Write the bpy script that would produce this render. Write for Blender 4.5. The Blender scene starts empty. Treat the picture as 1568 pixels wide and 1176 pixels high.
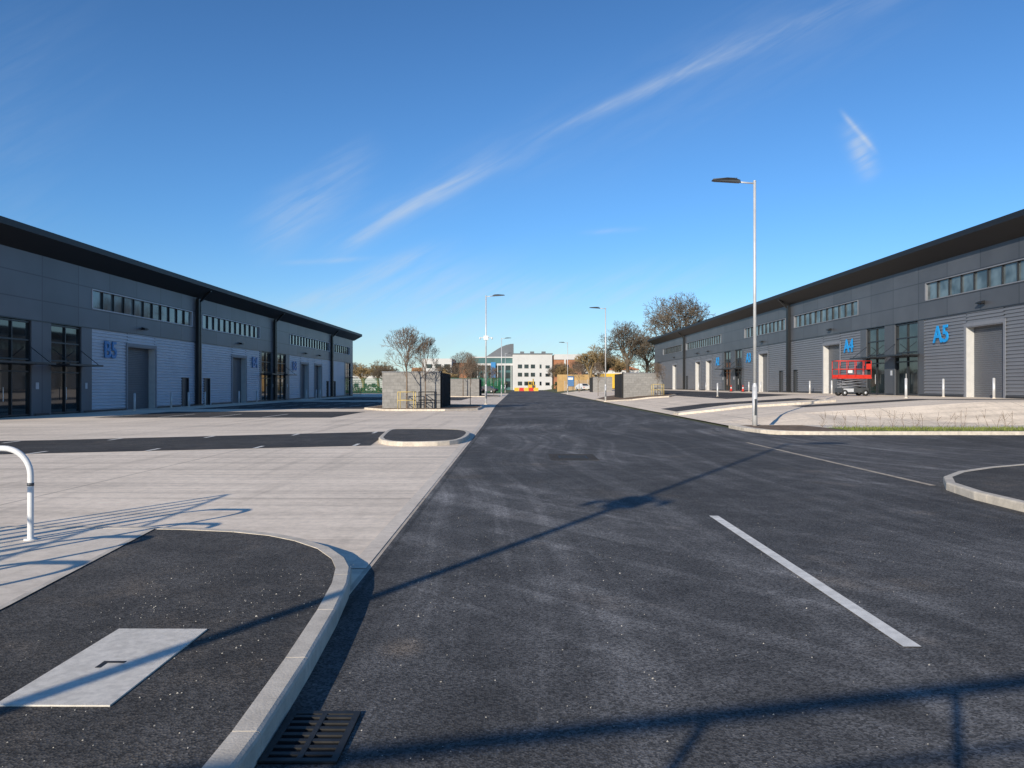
import bpy, bmesh, math, random
from mathutils import Vector, Matrix, Euler
random.seed(7)
S = bpy.context.scene
R = random.random
def U(a,b): return random.uniform(a,b)

# ------------------------------------------------------------------ materials
def newmat(name):
    m = bpy.data.materials.new(name); m.use_nodes = True
    return m, m.node_tree, m.node_tree.nodes['Principled BSDF']
class N:
    """tiny node helper"""
    def __init__(s, nt): s.nt = nt
    def add(s, t, **k):
        n = s.nt.nodes.new(t)
        for a, b in k.items(): setattr(n, a, b)
        return n
    def link(s, o, i):
        if isinstance(o, (int, float, tuple)): i.default_value = o
        else: s.nt.links.new(o, i)
    def m(s, op, a, b=0.0, c=0.0, clamp=False):
        n = s.add('ShaderNodeMath', operation=op, use_clamp=clamp)
        s.link(a, n.inputs[0]); s.link(b, n.inputs[1]); s.link(c, n.inputs[2])
        return n.outputs[0]
    def pos(s):
        return s.add('ShaderNodeNewGeometry').outputs['Position']
    def scale(s, v, sc, rot=(0,0,0)):
        n = s.add('ShaderNodeMapping'); s.link(v, n.inputs['Vector'])
        n.inputs['Scale'].default_value = sc; n.inputs['Rotation'].default_value = rot
        return n.outputs[0]
    def noise(s, v, sc, det=4, rough=.55, dist=0):
        n = s.add('ShaderNodeTexNoise'); s.link(v, n.inputs['Vector'])
        n.inputs['Scale'].default_value = sc; n.inputs['Detail'].default_value = min(det,4)
        n.inputs['Roughness'].default_value = rough; n.inputs['Distortion'].default_value = dist
        return n.outputs['Fac']
    def ramp(s, v, a, b, lo=0., hi=1.):
        n = s.add('ShaderNodeMapRange'); n.interpolation_type = 'SMOOTHSTEP'
        s.link(v, n.inputs['Value'])
        for k, x in zip(('From Min','From Max','To Min','To Max'), (a,b,lo,hi)): n.inputs[k].default_value = x
        return n.outputs[0]
    def mix(s, f, a, b, mode='MIX'):
        n = s.add('ShaderNodeMix', data_type='RGBA', blend_type=mode)
        s.link(f, n.inputs['Factor'])
        for x, i in ((a,6),(b,7)):
            if isinstance(x, tuple) and len(x)==3: x = x+(1,)
            s.link(x, n.inputs[i])
        return n.outputs[2]
    def mulc(s, col, f):
        n = s.add('ShaderNodeVectorMath', operation='SCALE')
        if isinstance(col, tuple): n.inputs[0].default_value = col[:3]
        else: s.link(col, n.inputs[0])
        s.link(f, n.inputs['Scale'])
        return n.outputs[0]
    def bump(s, h, strength, dist, bsdf):
        n = s.add('ShaderNodeBump'); s.link(h, n.inputs['Height'])
        n.inputs['Strength'].default_value = strength; n.inputs['Distance'].default_value = dist
        s.nt.links.new(n.outputs[0], bsdf.inputs['Normal'])

def simple(name, col, rough=.6, var=.15, sc=3., metal=0., spec=.5, bump=0.):
    m, nt, b = newmat(name); n = N(nt); p = n.pos()
    f = n.ramp(n.noise(p, sc, 3), .25, .75, 1-var, 1+var)
    if var>.1: f = n.m('MULTIPLY', f, n.ramp(n.noise(p, sc*14, 2), .25, .75, 1-var*.5, 1+var*.5))
    n.link(n.mulc(col, f), b.inputs['Base Color'])
    b.inputs['Roughness'].default_value = rough; b.inputs['Metallic'].default_value = metal
    b.inputs['Specular IOR Level'].default_value = spec
    if bump: n.bump(n.noise(p, sc*14, 2), bump, .01, b)
    return m

def asphalt(name, base, warm=0.0, marks=True):
    m, nt, b = newmat(name); n = N(nt); p = n.pos()
    v = n.add('ShaderNodeTexVoronoi'); n.link(p, v.inputs['Vector']); v.inputs['Scale'].default_value = 85
    sep = n.add('ShaderNodeSeparateColor'); n.link(v.outputs['Color'], sep.inputs[0])
    agg = n.ramp(sep.outputs[0], 0, 1, .50, 1.50)
    bright = n.ramp(sep.outputs[1], .985, .992, 0, 1.3)
    med_n = n.noise(p, 2.2, 4, .7)
    med = n.ramp(med_n, .3, .7, .80, 1.20)
    f = n.m('MULTIPLY', agg, med)
    f = n.m('ADD', f, n.m('MULTIPLY', bright, n.ramp(med_n,.45,.6)))
    if marks:
        wob = n.noise(n.scale(p,(.05,.05,1)), 1., 1)
        s = n.add('ShaderNodeSeparateXYZ'); n.link(p, s.inputs[0])
        c = n.add('ShaderNodeCombineXYZ'); n.link(n.m('MULTIPLY_ADD', wob, 9., s.outputs[0]), c.inputs[0]); n.link(n.m('MULTIPLY', s.outputs[1], .03), c.inputs[1])
        t = n.noise(c.outputs[0], 2.0, 4, .65)
        f = n.m('MULTIPLY', f, n.ramp(t, .45, .68, .88, 1.42))
        mp = n.add('ShaderNodeVectorMath', operation='DISTANCE'); n.link(p, mp.inputs[0]); mp.inputs[1].default_value = (21,24,0)
        c2 = n.add('ShaderNodeCombineXYZ'); n.link(n.m('MULTIPLY_ADD', wob, 5., mp.outputs['Value']), c2.inputs[0]); n.link(n.m('MULTIPLY', s.outputs[1], .02), c2.inputs[1])
        t2 = n.noise(c2.outputs[0], 2.6, 3, .6)
        big = n.noise(p, .16, 4, .6)
        f = n.m('MULTIPLY', f, n.m('MULTIPLY_ADD', n.m('MULTIPLY', n.ramp(t2,.50,.62), n.ramp(big,.42,.58)), .55, 1.0))
        f = n.m('MULTIPLY', f, n.ramp(big, .35, .65, .78, 1.18))
        # paving-lane seams
        for ax,off,per,nm in ((0,1.22,8.2,.022),(1,3.,27.,.018)):
            q = n.m('ADD', n.m('PINGPONG', n.m('ADD', s.outputs[ax], off), per/2), n.m('MULTIPLY', n.m('SUBTRACT', med_n, .5), .05))
            f = n.m('MULTIPLY', f, n.ramp(n.m('ABSOLUTE', q), nm*.4, nm*1.6, .66, 1))
        vm = n.add('ShaderNodeVectorMath', operation='DISTANCE'); n.link(n.scale(p,(1,.75,1)), vm.inputs[0]); vm.inputs[1].default_value = (-.70,3.52,0)
        st = n.m('MULTIPLY', n.ramp(vm.outputs['Value'], .02, .2, 1, 0), n.ramp(med_n, .3, .6, .5, 1))
        dist = n.ramp(n.noise(p, .5, 4, .7), .55, .72, 0, .42)
        col = n.mix(n.m('MAXIMUM', n.m('MULTIPLY', st, .8), dist), (base*1.04, base*1.0, base*.96), (base*1.75, base*1.42, base*1.10))
    else:
        col = n.mix(n.ramp(n.noise(p, 1.5, 4, .7), .48, .72, 0, .8), (base*(1.06+warm), base, base*(.93-warm)), (base*1.75, base*1.48, base*1.2))
        f = n.m('MULTIPLY', f, n.ramp(n.noise(p, .4, 2), .3, .7, .85, 1.15))
    n.link(n.mulc(col, f), b.inputs['Base Color'])
    b.inputs['Roughness'].default_value = .88; b.inputs['Specular IOR Level'].default_value = .3
    n.bump(v.outputs['Distance'], .45, .006, b)
    return m

def concrete(name, col, joints=True, streak=True):
    m, nt, b = newmat(name); n = N(nt); p = n.pos()
    f = n.ramp(n.noise(p, .3, 4, .6), .3, .7, .90, 1.08)
    f = n.m('MULTIPLY', f, n.ramp(n.noise(p, 7, 4, .8), .3, .7, .87, 1.10))
    if streak:
        t = n.noise(n.scale(p, (.07,2.0,1), (0,0,.25)), 1.3, 4, .65, .4)
        f = n.m('MULTIPLY', f, n.ramp(t, .30, .60, .83, 1.09))
        t = n.noise(n.scale(p, (1.2,.06,1), (0,0,.5)), 1.3, 3, .65)
        f = n.m('MULTIPLY', f, n.ramp(t, .30, .50, .86, 1.03))
    if joints:
        s = n.add('ShaderNodeSeparateXYZ'); n.link(p, s.inputs[0])
        for ax, per in ((0, 5.6), (1, 6.1)):
            q = n.m('PINGPONG', n.m('ADD', s.outputs[ax], 1.31), per/2)
            f = n.m('MULTIPLY', f, n.ramp(q, .012, .03, .65, 1))
    n.link(n.mulc(tuple(col), f), b.inputs['Base Color'])
    b.inputs['Roughness'].default_value = .88; b.inputs['Specular IOR Level'].default_value = .25
    return m

def panel_mat(name, col, pitch_y, zs, rough=.42):
    m, nt, b = newmat(name); n = N(nt); p = n.pos()
    s = n.add('ShaderNodeSeparateXYZ'); n.link(p, s.inputs[0])
    f = n.ramp(n.noise(p, .5, 2), .3, .7, .92, 1.08)
    q = n.m('PINGPONG', s.outputs[1], pitch_y/2)
    j = n.ramp(q, .02, .045, 0, 1)
    for z in zs:
        j = n.m('MULTIPLY', j, n.ramp(n.m('ABSOLUTE', n.m('SUBTRACT', s.outputs[2], z)), .02, .04, 0, 1))
    cell = n.m('FLOOR', n.m('DIVIDE', s.outputs[1], pitch_y))
    wn = n.add('ShaderNodeTexWhiteNoise', noise_dimensions='1D'); n.link(cell, wn.inputs['W'])
    f = n.m('MULTIPLY', f, n.ramp(wn.outputs['Value'], 0, 1, .91, 1.09))
    f = n.m('MULTIPLY', f, n.m('MULTIPLY_ADD', j, .5, .5))
    n.link(n.mulc(col, f), b.inputs['Base Color'])
    b.inputs['Roughness'].default_value = rough; b.inputs['Specular IOR Level'].default_value = .4
    return m

def block_mat(name, col):
    m, nt, b = newmat(name); n = N(nt); p = n.pos()
    s = n.add('ShaderNodeSeparateXYZ'); n.link(p, s.inputs[0])
    c = n.add('ShaderNodeCombineXYZ'); n.link(n.m('ADD', s.outputs[0], s.outputs[1]), c.inputs[0]); n.link(s.outputs[2], c.inputs[1])
    br = n.add('ShaderNodeTexBrick'); n.link(c.outputs[0], br.inputs['Vector'])
    br.inputs['Scale'].default_value = 1; br.inputs['Brick Width'].default_value = .45; br.inputs['Row Height'].default_value = .225
    br.inputs['Mortar Size'].default_value = .008
    br.inputs['Color1'].default_value = (*col, 1); br.inputs['Color2'].default_value = (*[x*.80 for x in col], 1)
    br.inputs['Mortar'].default_value = (*[x*.62 for x in col], 1)
    n.link(n.mulc(br.outputs['Color'], n.ramp(n.noise(p, 6, 3), .3, .7, .92, 1.08)), b.inputs['Base Color'])
    b.inputs['Roughness'].default_value = .95
    return m

def glass_mat(name, col, rough=.03):
    m, nt, b = newmat(name); n = N(nt); p = n.pos()
    n.link(n.mulc(col, n.ramp(n.noise(p, .9, 2), .3, .7, .5, 1.6)), b.inputs['Base Color'])
    b.inputs['Roughness'].default_value = rough; b.inputs['Specular IOR Level'].default_value = .8
    n.bump(n.noise(p, .35, 1), .05, .05, b)
    return m

M_ASPH = asphalt('asphalt_road', .102)
M_ASPH2 = asphalt('asphalt_footway', .076, .02, marks=False)
M_CONC = concrete('concrete_yard', (.86,.725,.575))
M_CONC2 = concrete('concrete_slab', (.82,.71,.58), joints=False, streak=False)
M_KERB = simple('kerb_concrete', (.62,.55,.455), .9, .16, 6, bump=.2)
M_PATCH = simple('pale_concrete', (.76,.70,.61), .9, .14, 22, bump=.3)
M_MORT = simple('mortar', (.22,.21,.19), .95)
M_WHITE = simple('road_paint', (.85,.81,.73), .7, .16, 9)
M_LINE = simple('worn_channel_line', (.50,.42,.32), .9, .3, 5)
M_GROUND = simple('rough_grass', (.10,.11,.045), .95, .3, .2)
M_SOIL = simple('soil', (.20,.135,.085), .95, .35, 4, bump=.5)
M_GRASS = simple('grass_blades', (.17,.20,.045), .9, .35, 2)
PZ = (5.0, 6.1, 7.4)
M_WALL_L = panel_mat('flat_panel_slate_shaded', (.115,.125,.143), 3.4, PZ)  # panel colour lifted to make up for the shade on this facade
M_WALL_R = panel_mat('flat_panel_slate_sunlit', (.082,.088,.100), 3.4, tuple(z+.9 for z in PZ))  # same panels, colour darkened to offset the sun on this facade
M_CORR_L = simple('ribbed_cladding_shaded', (.50,.555,.63), .40, .05, .6)  # paler copy of the cladding, light for the shaded facade put into the colour
M_CORR_R = simple('ribbed_cladding_sunlit', (.172,.182,.205), .40, .05, .6)  # darker copy of the same cladding for the sunlit facade
M_ROOF = simple('black_roof', (.009,.010,.012), .55, .1, 1)
M_FRAME = simple('anthracite_frame', (.02,.023,.028), .4, .1, 3)
M_TRIM = simple('grey_trim', (.20,.21,.235), .5, .06, 3)
M_TRIML = simple('pale_trim', (.50,.52,.55), .5, .06, 3)
M_REVEAL = simple('white_reveal', (.56,.55,.53), .5, .05, 3)
M_SHUT = simple('shutter_grey', (.11,.118,.133), .45, .06, 1.2)
M_GLASS = glass_mat('dark_glass', (.018,.025,.028))
M_GLASS2 = glass_mat('ribbon_glass', (.09,.12,.13), .05)
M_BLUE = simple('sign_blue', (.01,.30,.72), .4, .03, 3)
M_BLUE_L = simple('sign_blue_shaded', (.02,.20,.50), .4, .03, 3)  # sign blue with the facade's shade painted in
M_BLACK = simple('black_pipe', (.010,.011,.013), .4, .1, 3)
M_GALV = simple('galvanised_steel', (.62,.62,.62), .45, .08, 4, metal=.25)
M_WPAINT = simple('white_painted_steel', (.75,.75,.74), .4, .05, 4)
M_LHEAD = simple('lantern_grey', (.06,.065,.07), .4, .1, 5)
M_BLOCK = block_mat('blockwork', (.31,.30,.285))
M_TIMBER = simple('dark_timber', (.022,.020,.018), .8, .25, 4)
M_BARK = simple('bark', (.17,.125,.09), .95, .3, 3)
M_BARK2 = simple('oak_bark', (.125,.098,.07), .95, .3, .4)
M_WILLOW = simple('willow_twigs', (.27,.19,.09), .95, .25, .4)
M_RED = simple('red_paint', (.60,.035,.02), .45, .08, 4)
M_YEL = simple('yellow_paint', (.72,.45,.04), .5, .08, 2)
M_RUB = simple('rubber', (.02,.02,.02), .8)
M_IRON = simple('cast_iron', (.035,.034,.033), .6, .25, 20, metal=.4)
M_PIT_SHADE = simple('painted_pit_shade', (.004,.004,.004), .9)
M_STONE = simple('gravel', (.45,.42,.37), .9, .3, 30)

# ------------------------------------------------------------------ mesh builder
class MB:
    def __init__(s): s.v=[]; s.f=[]; s.mi=[]; s.mats=[]; s.smooth=[]
    def mat(s, m):
        if m not in s.mats: s.mats.append(m)
        return s.mats.index(m)
    def add(s, vs, fs, m, smooth=False):
        o=len(s.v); s.v.extend([tuple(x) for x in vs]); k=s.mat(m)
        for f in fs: s.f.append(tuple(i+o for i in f)); s.mi.append(k); s.smooth.append(smooth)
    def box(s, x0,x1,y0,y1,z0,z1,m):
        x0,x1=sorted((x0,x1)); y0,y1=sorted((y0,y1)); z0,z1=sorted((z0,z1))
        vs=[(x0,y0,z0),(x1,y0,z0),(x1,y1,z0),(x0,y1,z0),(x0,y0,z1),(x1,y0,z1),(x1,y1,z1),(x0,y1,z1)]
        s.add(vs,[(0,3,2,1),(4,5,6,7),(0,1,5,4),(1,2,6,5),(2,3,7,6),(3,0,4,7)],m)
    def tube(s,p0,p1,r0,r1,n,m,cap=True):
        p0=Vector(p0); p1=Vector(p1); d=(p1-p0)
        if d.length<1e-6: return
        d.normalize(); a=d.orthogonal().normalized(); b=d.cross(a)
        vs=[]
        for p,r in ((p0,r0),(p1,r1)):
            for i in range(n):
                t=2*math.pi*i/n; vs.append(p+a*math.cos(t)*r+b*math.sin(t)*r)
        fs=[(i,(i+1)%n,n+(i+1)%n,n+i) for i in range(n)]
        if cap: fs+= [tuple(range(n-1,-1,-1)), tuple(range(n,2*n))]
        s.add(vs,fs,m,n>5)
    def path(s,pts,r,n,m):
        pts=[Vector(p) for p in pts]; vs=[]
        d0=(pts[1]-pts[0]).normalized(); a=d0.orthogonal().normalized()
        for i,p in enumerate(pts):
            d=((pts[min(i+1,len(pts)-1)]-pts[max(i-1,0)])).normalized()
            a=(a-d*a.dot(d)).normalized(); b=d.cross(a)
            for k in range(n):
                t=2*math.pi*k/n; vs.append(p+a*math.cos(t)*r+b*math.sin(t)*r)
        fs=[]
        for i in range(len(pts)-1):
            for k in range(n): fs.append((i*n+k,i*n+(k+1)%n,(i+1)*n+(k+1)%n,(i+1)*n+k))
        s.add(vs,fs,m,True)
    def extrude(s, prof, axis, a, b, m):
        n=len(prof); vs=[]
        for t in (a,b):
            for p,q in prof:
                vs.append({'y':(p,t,q),'x':(t,p,q),'z':(p,q,t)}[axis])
        fs=[(i,(i+1)%n,n+(i+1)%n,n+i) for i in range(n)]+[tuple(range(n-1,-1,-1)),tuple(range(n,2*n))]
        s.add(vs,fs,m)
    def obj(s,name,parent=None,fix=True):
        me=bpy.data.meshes.new(name); me.from_pydata(s.v,[],s.f)
        for m in s.mats: me.materials.append(m)
        me.polygons.foreach_set('material_index',s.mi); me.polygons.foreach_set('use_smooth',s.smooth)
        if fix:
            bm=bmesh.new(); bm.from_mesh(me); bmesh.ops.recalc_face_normals(bm,faces=bm.faces); bm.to_mesh(me); bm.free()
        me.update()
        o=bpy.data.objects.new(name,me); S.collection.objects.link(o)
        if parent: o.parent=parent
        return o
def empty(name,loc=(0,0,0)):
    e=bpy.data.objects.new(name,None); e.location=loc; S.collection.objects.link(e); return e

# ------------------------------------------------------------------ terrain
def ramp(x):
    if x<8.5: return 0.
    if x<12: return (x-8.5)/3.5*.42
    if x<20: return .42+(x-12)/8*.48
    return .9
def H(x,y):
    return ramp(x)*min(1,max(0,(y-29)/4))
def sheet(name,pts,off,mat,parent=None):
    bm=bmesh.new(); bm.faces.new([bm.verts.new((x,y,0)) for x,y in pts])
    for ax,vals in ((0,(8.5,12,20)),(1,(29,33))):
        for v in vals:
            co=[0,0,0]; no=[0,0,0]; co[ax]=v; no[ax]=1
            bmesh.ops.bisect_plane(bm,geom=bm.verts[:]+bm.edges[:]+bm.faces[:],plane_co=co,plane_no=no)
    bmesh.ops.triangulate(bm,faces=bm.faces)
    for v in bm.verts: v.co.z=H(v.co.x,v.co.y)+off
    bmesh.ops.recalc_face_normals(bm,faces=bm.faces)
    for f in bm.faces:
        if f.normal.z<0: f.normal_flip()
    me=bpy.data.meshes.new(name); bm.to_mesh(me); bm.free(); me.materials.append(mat)
    o=bpy.data.objects.new(name,me); S.collection.objects.link(o)
    if parent: o.parent=parent
    return o

sheet('ground',[(-2500,-400),(2500,-400),(2500,4000),(-2500,4000)],-.06,M_GROUND)
sheet('concrete_yard',[(-58,-40),(-1.28,-40),(-1.28,6),(-1.36,30),(-1.7,60),(-1.7,150),(-58,150)],0,M_CONC)
sheet('asphalt_road',[(-1.28,-40),(50,-40),(50,24.9),(8.3,24.9),(7.9,27),(7.8,60),(8.3,130),(8.3,260),(-1.7,260),(-1.7,60),(-1.36,30),(-1.28,6)],.002,M_ASPH)
sheet('concrete_forecourt',[(8.4,29.1),(60,29.1),(60,155),(8.7,155),(8.4,60)],0,M_CONC)
M_BAY=asphalt('asphalt_bays',.064,0,marks=False)
bays=[('parking_bays',[(-3.9,20.4),(-12,17.7),(-40,12),(-40,16),(-13.6,22.3),(-4.4,26.6)]),
      ('parking_bays',[(-21,38),(-9.2,38),(-9.2,46.5),(-21,46.5)]),
      ('parking_bays',[(-22,52),(-10.5,52),(-10.5,75),(-22,75)]),
      ('parking_bays',[(-22,82),(-6,82),(-6,104),(-22,104)]),
      ('parking_bays',[(14.0,37.5),(48,37.5),(48,39.4),(14.0,39.4)]),
      ('parking_bays',[(9.2,44.5),(18.0,44.5),(18.0,49.5),(9.2,49.5)]),
      ('parking_bays',[(15.2,56),(20.5,56),(20.5,110),(15.2,110)])]
for nme,p in bays: sheet(nme,p,.006,M_BAY)

def strip(mb,x0,y0,x1,y1,w,off,mat):
    d=Vector((x1-x0,y1-y0)); d.normalize(); nrm=Vector((-d.y,d.x))*w/2
    vs=[(x0+nrm.x,y0+nrm.y),(x1+nrm.x,y1+nrm.y),(x1-nrm.x,y1-nrm.y),(x0-nrm.x,y0-nrm.y)]
    mb.add([(x,y,H(x,y)+off) for x,y in vs],[(0,1,2,3)],mat)
mb=MB(); strip(mb,2.41,4.71,2.40,9.42,.11,.008,M_WHITE); mb.obj('road_centre_line')
mb=MB(); strip(mb,6.62,12.3,6.4,21.5,.10,.007,M_LINE); mb.obj('channel_line')
mb=MB()
for i in range(8):
    x=-4.3-2.35*i; yl=20.35-.345*(abs(x)-3.9); yu=26.4-.47*(abs(x)-4.4)
    strip(mb,x,yl-.02,x-.02,yl+.75,.1,.010,M_WHITE); strip(mb,x-.5,yu-.9,x-.52,yu-.1,.1,.010,M_WHITE)
for y0 in (38,52,58,64,70,84,90,96):
    for i in range(4): strip(mb,-20.5+i*2.6,y0+.2,-20.5+i*2.6,y0+4.6,.1,.010,M_WHITE)
mb.obj('parking_bay_markings')
mb=MB()
for i in range(9): strip(mb,15.3,58+i*5,20.4,58+i*5,.1,.010,M_WHITE)
mb.obj('forecourt_bay_markings')
mb=MB()
for a,b in (((-1.40,6.7),(-1.5,30)),((-1.5,30),(-1.8,47))): strip(mb,*a,*b,.16,.006,M_CONC2)
mb.obj('concrete_edge_margin')

# ------------------------------------------------------------------ kerbed islands
def resample(pts,step):
    out=[Vector(pts[0])]
    for a,b in zip(pts,pts[1:]):
        a=Vector(a); b=Vector(b); n=max(1,round((b-a).length/step))
        for i in range(1,n+1): out.append(a.lerp(b,i/n))
    return out
def smooth_closed(pts,it=2):
    for _ in range(it):
        o=[]
        for a,b in zip(pts,pts[1:]+pts[:1]):
            a=Vector(a); b=Vector(b); o+= [a.lerp(b,.25),a.lerp(b,.75)]
        pts=o
    return [tuple(p) for p in pts]
def island(name,pts,h,topmat,w=.125,topoff=-.006,sink=.02,gap=.006):
    P=empty(name)
    c=resample(list(pts)+[pts[0]],.3)[:-1]; n=len(c)
    inn=[]
    for i in range(n):
        t=(c[(i+1)%n]-c[i-1]).normalized(); inn.append(Vector((-t.y,t.x)))
    mb=MB()
    def sweep(i0,i1,prof,mat,t0=0,t1=0):
        idx=[i%n for i in range(i0,i1+1)]; vs=[]; k=len(prof)
        for j,i in enumerate(idx):
            base=c[i].copy()
            if j==0 and t0: base=base+(c[idx[1]]-base).normalized()*t0
            if j==len(idx)-1 and t1: base=base-(base-c[idx[-2]]).normalized()*t1
            for d,z in prof:
                q=base+inn[i]*d; vs.append((q.x,q.y,H(base.x,base.y)+z))
        fs=[]
        for j in range(len(idx)-1):
            for a in range(k):
                b=(a+1)%k; fs.append((j*k+a,j*k+b,(j+1)*k+b,(j+1)*k+a))
        fs+=[tuple(range(k)),tuple(range(len(idx)*k-1,(len(idx)-1)*k-1,-1))]
        mb.add(vs,fs,mat)
    full=[(0,-sink),(0,h-.022),(.006,h-.008),(.022,h),(w,h),(w,-sink)]
    small=[(.006,-sink),(.006,h-.028),(.026,h-.008),(w-.006,h-.008),(w-.006,-sink)]
    i=0
    while i<n:
        e=min(i+3,n); sweep(i,e,full,M_KERB,gap/2,gap/2); i=e
    sweep(0,n,small,M_MORT)
    mb.obj('kerb',P)
    top=[(c[i]+inn[i]*(w-.002)) for i in range(n)]
    sheet('surface',[tuple(q) for q in top],h+topoff,topmat,P)
    return P

near=[(-1.10,-12),(-1.10,3.3),(-1.14,4.2),(-1.20,5.1),(-1.27,5.8),(-1.36,6.3),(-1.48,6.65),(-1.72,7.08),(-2.05,7.45),(-2.4,7.72),(-2.85,7.92),(-3.4,8.04),(-4.05,8.10),(-16,8.2),(-16,-12)]
isl=island('footway',near,.115,M_ASPH2)
mb=MB()
mb.add([(-15.8,-11.8,.114),(-3.3,-11.8,.114),(-3.3,2,.114),(-3.47,5.14,.114),(-3.80,7.96,.114),(-15.8,8.04,.114)],[(0,1,2,3,4,5)],M_CONC2)
strip(mb,-3.28,-11.8,-3.28,2.0,.05,.117,M_KERB); strip(mb,-3.28,2,-3.45,5.14,.05,.117,M_KERB); strip(mb,-3.45,5.14,-3.78,7.96,.05,.117,M_KERB)
mb.obj('cycle_slab',isl)
mb=MB(); mb.box(-2.43,-1.89,3.56,4.68,.1,.1165,M_PATCH); mb.box(-2.22,-2.10,4.10,4.125,.11,.1185,M_IRON)
mb.box(-2.22,-2.19,4.03,4.10,.11,.118,M_IRON)
mb.obj('concrete_access_cover')

island('traffic_island',smooth_closed([(-3.75,20.1),(-1.75,20.3),(-1.42,22.0),(-1.5,25.2),(-2.2,26.3),(-4.3,26.4),(-4.3,25)],2),.12,M_ASPH2)
right_near=[(6.35,-12),(40,-12),(40,15.6),(14,15.5),(11.5,15.25),(9.9,14.8),(8.6,14.1),(7.6,13.35),(6.95,12.6),(6.55,11.8),(6.38,10.8)]
island('corner_footway',right_near,.12,M_ASPH2)
verge=[(7.95,29.0),(7.95,27),(8.15,25.9),(8.6,25.2),(9.4,24.85),(45,24.85),(45,28.95),(8.6,28.95)]
VP_=island('verge',verge,.12,M_CONC2)
sheet('soil',[(8.3,28.75),(8.3,27),(8.5,25.9),(9.0,25.2),(9.6,25.05),(11.0,25.05),(10.6,28.75)],.119,M_SOIL,VP_)
sheet('grass_strip',[(10.9,25.05),(44.8,25.05),(44.8,27.0),(10.7,26.9)],.122,M_GRASS,VP_)
island('planting_bed',smooth_closed([(-10.2,48.2),(-2.6,47.8),(-2.4,56),(-3.2,60.5),(-10.2,60.5)],1),.12,M_SOIL)
island('planting_bed',smooth_closed([(-10.2,106),(-2.6,106),(-2.6,118),(-10.2,118)],1),.12,M_SOIL)
island('kerbed_island',smooth_closed([(8.6,40.5),(17,40.5),(17,43),(8.6,43)],1),.12,M_CONC2)
island('kerbed_island',smooth_closed([(8.7,70),(15.5,70),(15.5,90),(8.7,90)],1),.12,M_SOIL)

mb=MB()
for i in range(9000):
    x=U(10.9,30); y=U(25.05,27.1)
    z=H(x,y)+.11; a=U(0,6.28); hh=U(.04,.11); w=U(.006,.014)
    dx,dy=math.cos(a)*w,math.sin(a)*w; lx,ly=U(-.04,.04),U(-.04,.04)
    mb.add([(x-dx,y-dy,z),(x+dx,y+dy,z),(x+lx,y+ly,z+hh)],[(0,1,2)],M_GRASS)
mb.obj('verge_grass',fix=False)
mb=MB()
for i in range(90):
    x=10.8+i*.3+U(-.1,.1); y=U(27.3,28.2); z=H(x,y)+.1
    p=Vector((x,y,z))
    for k in range(2):
        q=p+Vector((U(-.12,.12),U(-.1,.1),U(.2,.35))); mb.tube(p,q,.008,.005,3,M_BARK,False)
        for _ in range(2): mb.tube(p,p+Vector((U(-.2,.2),U(-.2,.2),U(.1,.3))),.005,.003,3,M_BARK,False)
        p=q
mb.obj('hedge_whips',fix=False)

mb=MB()
x0,x1,y0,y1=-1.095,-.76,3.24,3.74
mb.box(x0,x1,y0,y1,.0035,.006,M_PIT_SHADE)  # black plate stands in for the shade below the bars
for a in ((x0,x1,y0,y0+.03),(x0,x1,y1-.03,y1),(x0,x0+.03,y0+.03,y1-.03),(x1-.03,x1,y0+.03,y1-.03)): mb.box(*a,.003,.016,M_IRON)
for i in range(7):
    y=y0+.06+i*.062
    mb.extrude([(x0+.03,y),(x1-.03,y+.0),(x1-.03,y+.026),(x0+.03,y+.026)],'z',.007,.015,M_IRON)
mb.box((x0+x1)/2-.012,(x0+x1)/2+.012,y0+.03,y1-.03,.0075,.0165,M_IRON)
mb.obj('drain_grating')
mb=MB()
M_COV=asphalt('patch_asphalt',.055,.12,marks=False)
mb.box(.72,1.75,16.4,17.9,.0,.0045,M_COV); mb.box(.92,1.55,16.75,17.45,.004,.010,M_IRON)
for i in range(6): mb.box(.95,1.52,16.8+i*.11,16.84+i*.11,.009,.014,M_IRON)
mb.obj('manhole_cover')
mb=MB()
for i in range(800):
    if i<520: y=3+abs(random.gauss(0,5)); x=U(-.8,6) if R()<.6 else U(-1,1)
    else: x=U(-2.8,-1.35); y=U(2.8,6.4)
    z=.002 if x>-1.1 else .11
    r=U(.002,.005)*(1.6 if R()<.08 else 1)
    vs=[(x+r*U(.6,1.3)*a,y+r*U(.6,1.3)*b,z+r*c) for a,b,c in ((1,0,0),(0,1,0),(-1,0,0),(0,-1,0),(.3,.2,1),(-.3,-.1,.9))]
    mb.add(vs,[(0,1,4),(1,2,5,4),(2,3,5),(3,0,4,5)],M_STONE)
mb.obj('loose_gravel',fix=False)

# ------------------------------------------------------------------ industrial buildings
def corrugate(mb,xf,s,y0,y1,z0,z1,pitch,depth,mat,o=0.):
    prof=[]; z=z0
    while z<z1-1e-4:
        for fz,d in ((0,0),(.30,0),(.42,-depth),(.78,-depth),(.92,0)):
            zz=z+fz*pitch
            if zz<z1: prof.append((xf+s*(o+d),zz))
        z+=pitch
    prof.append((xf+s*o,z1))
    vs=[];fs=[]
    for x,z in prof: vs+= [(x,y0,z),(x,y1,z)]
    for i in range(len(prof)-1): fs.append((2*i,2*i+1,2*i+3,2*i+2))
    if s<0: fs=[f[::-1] for f in fs]
    mb.add(vs,fs,mat)

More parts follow.
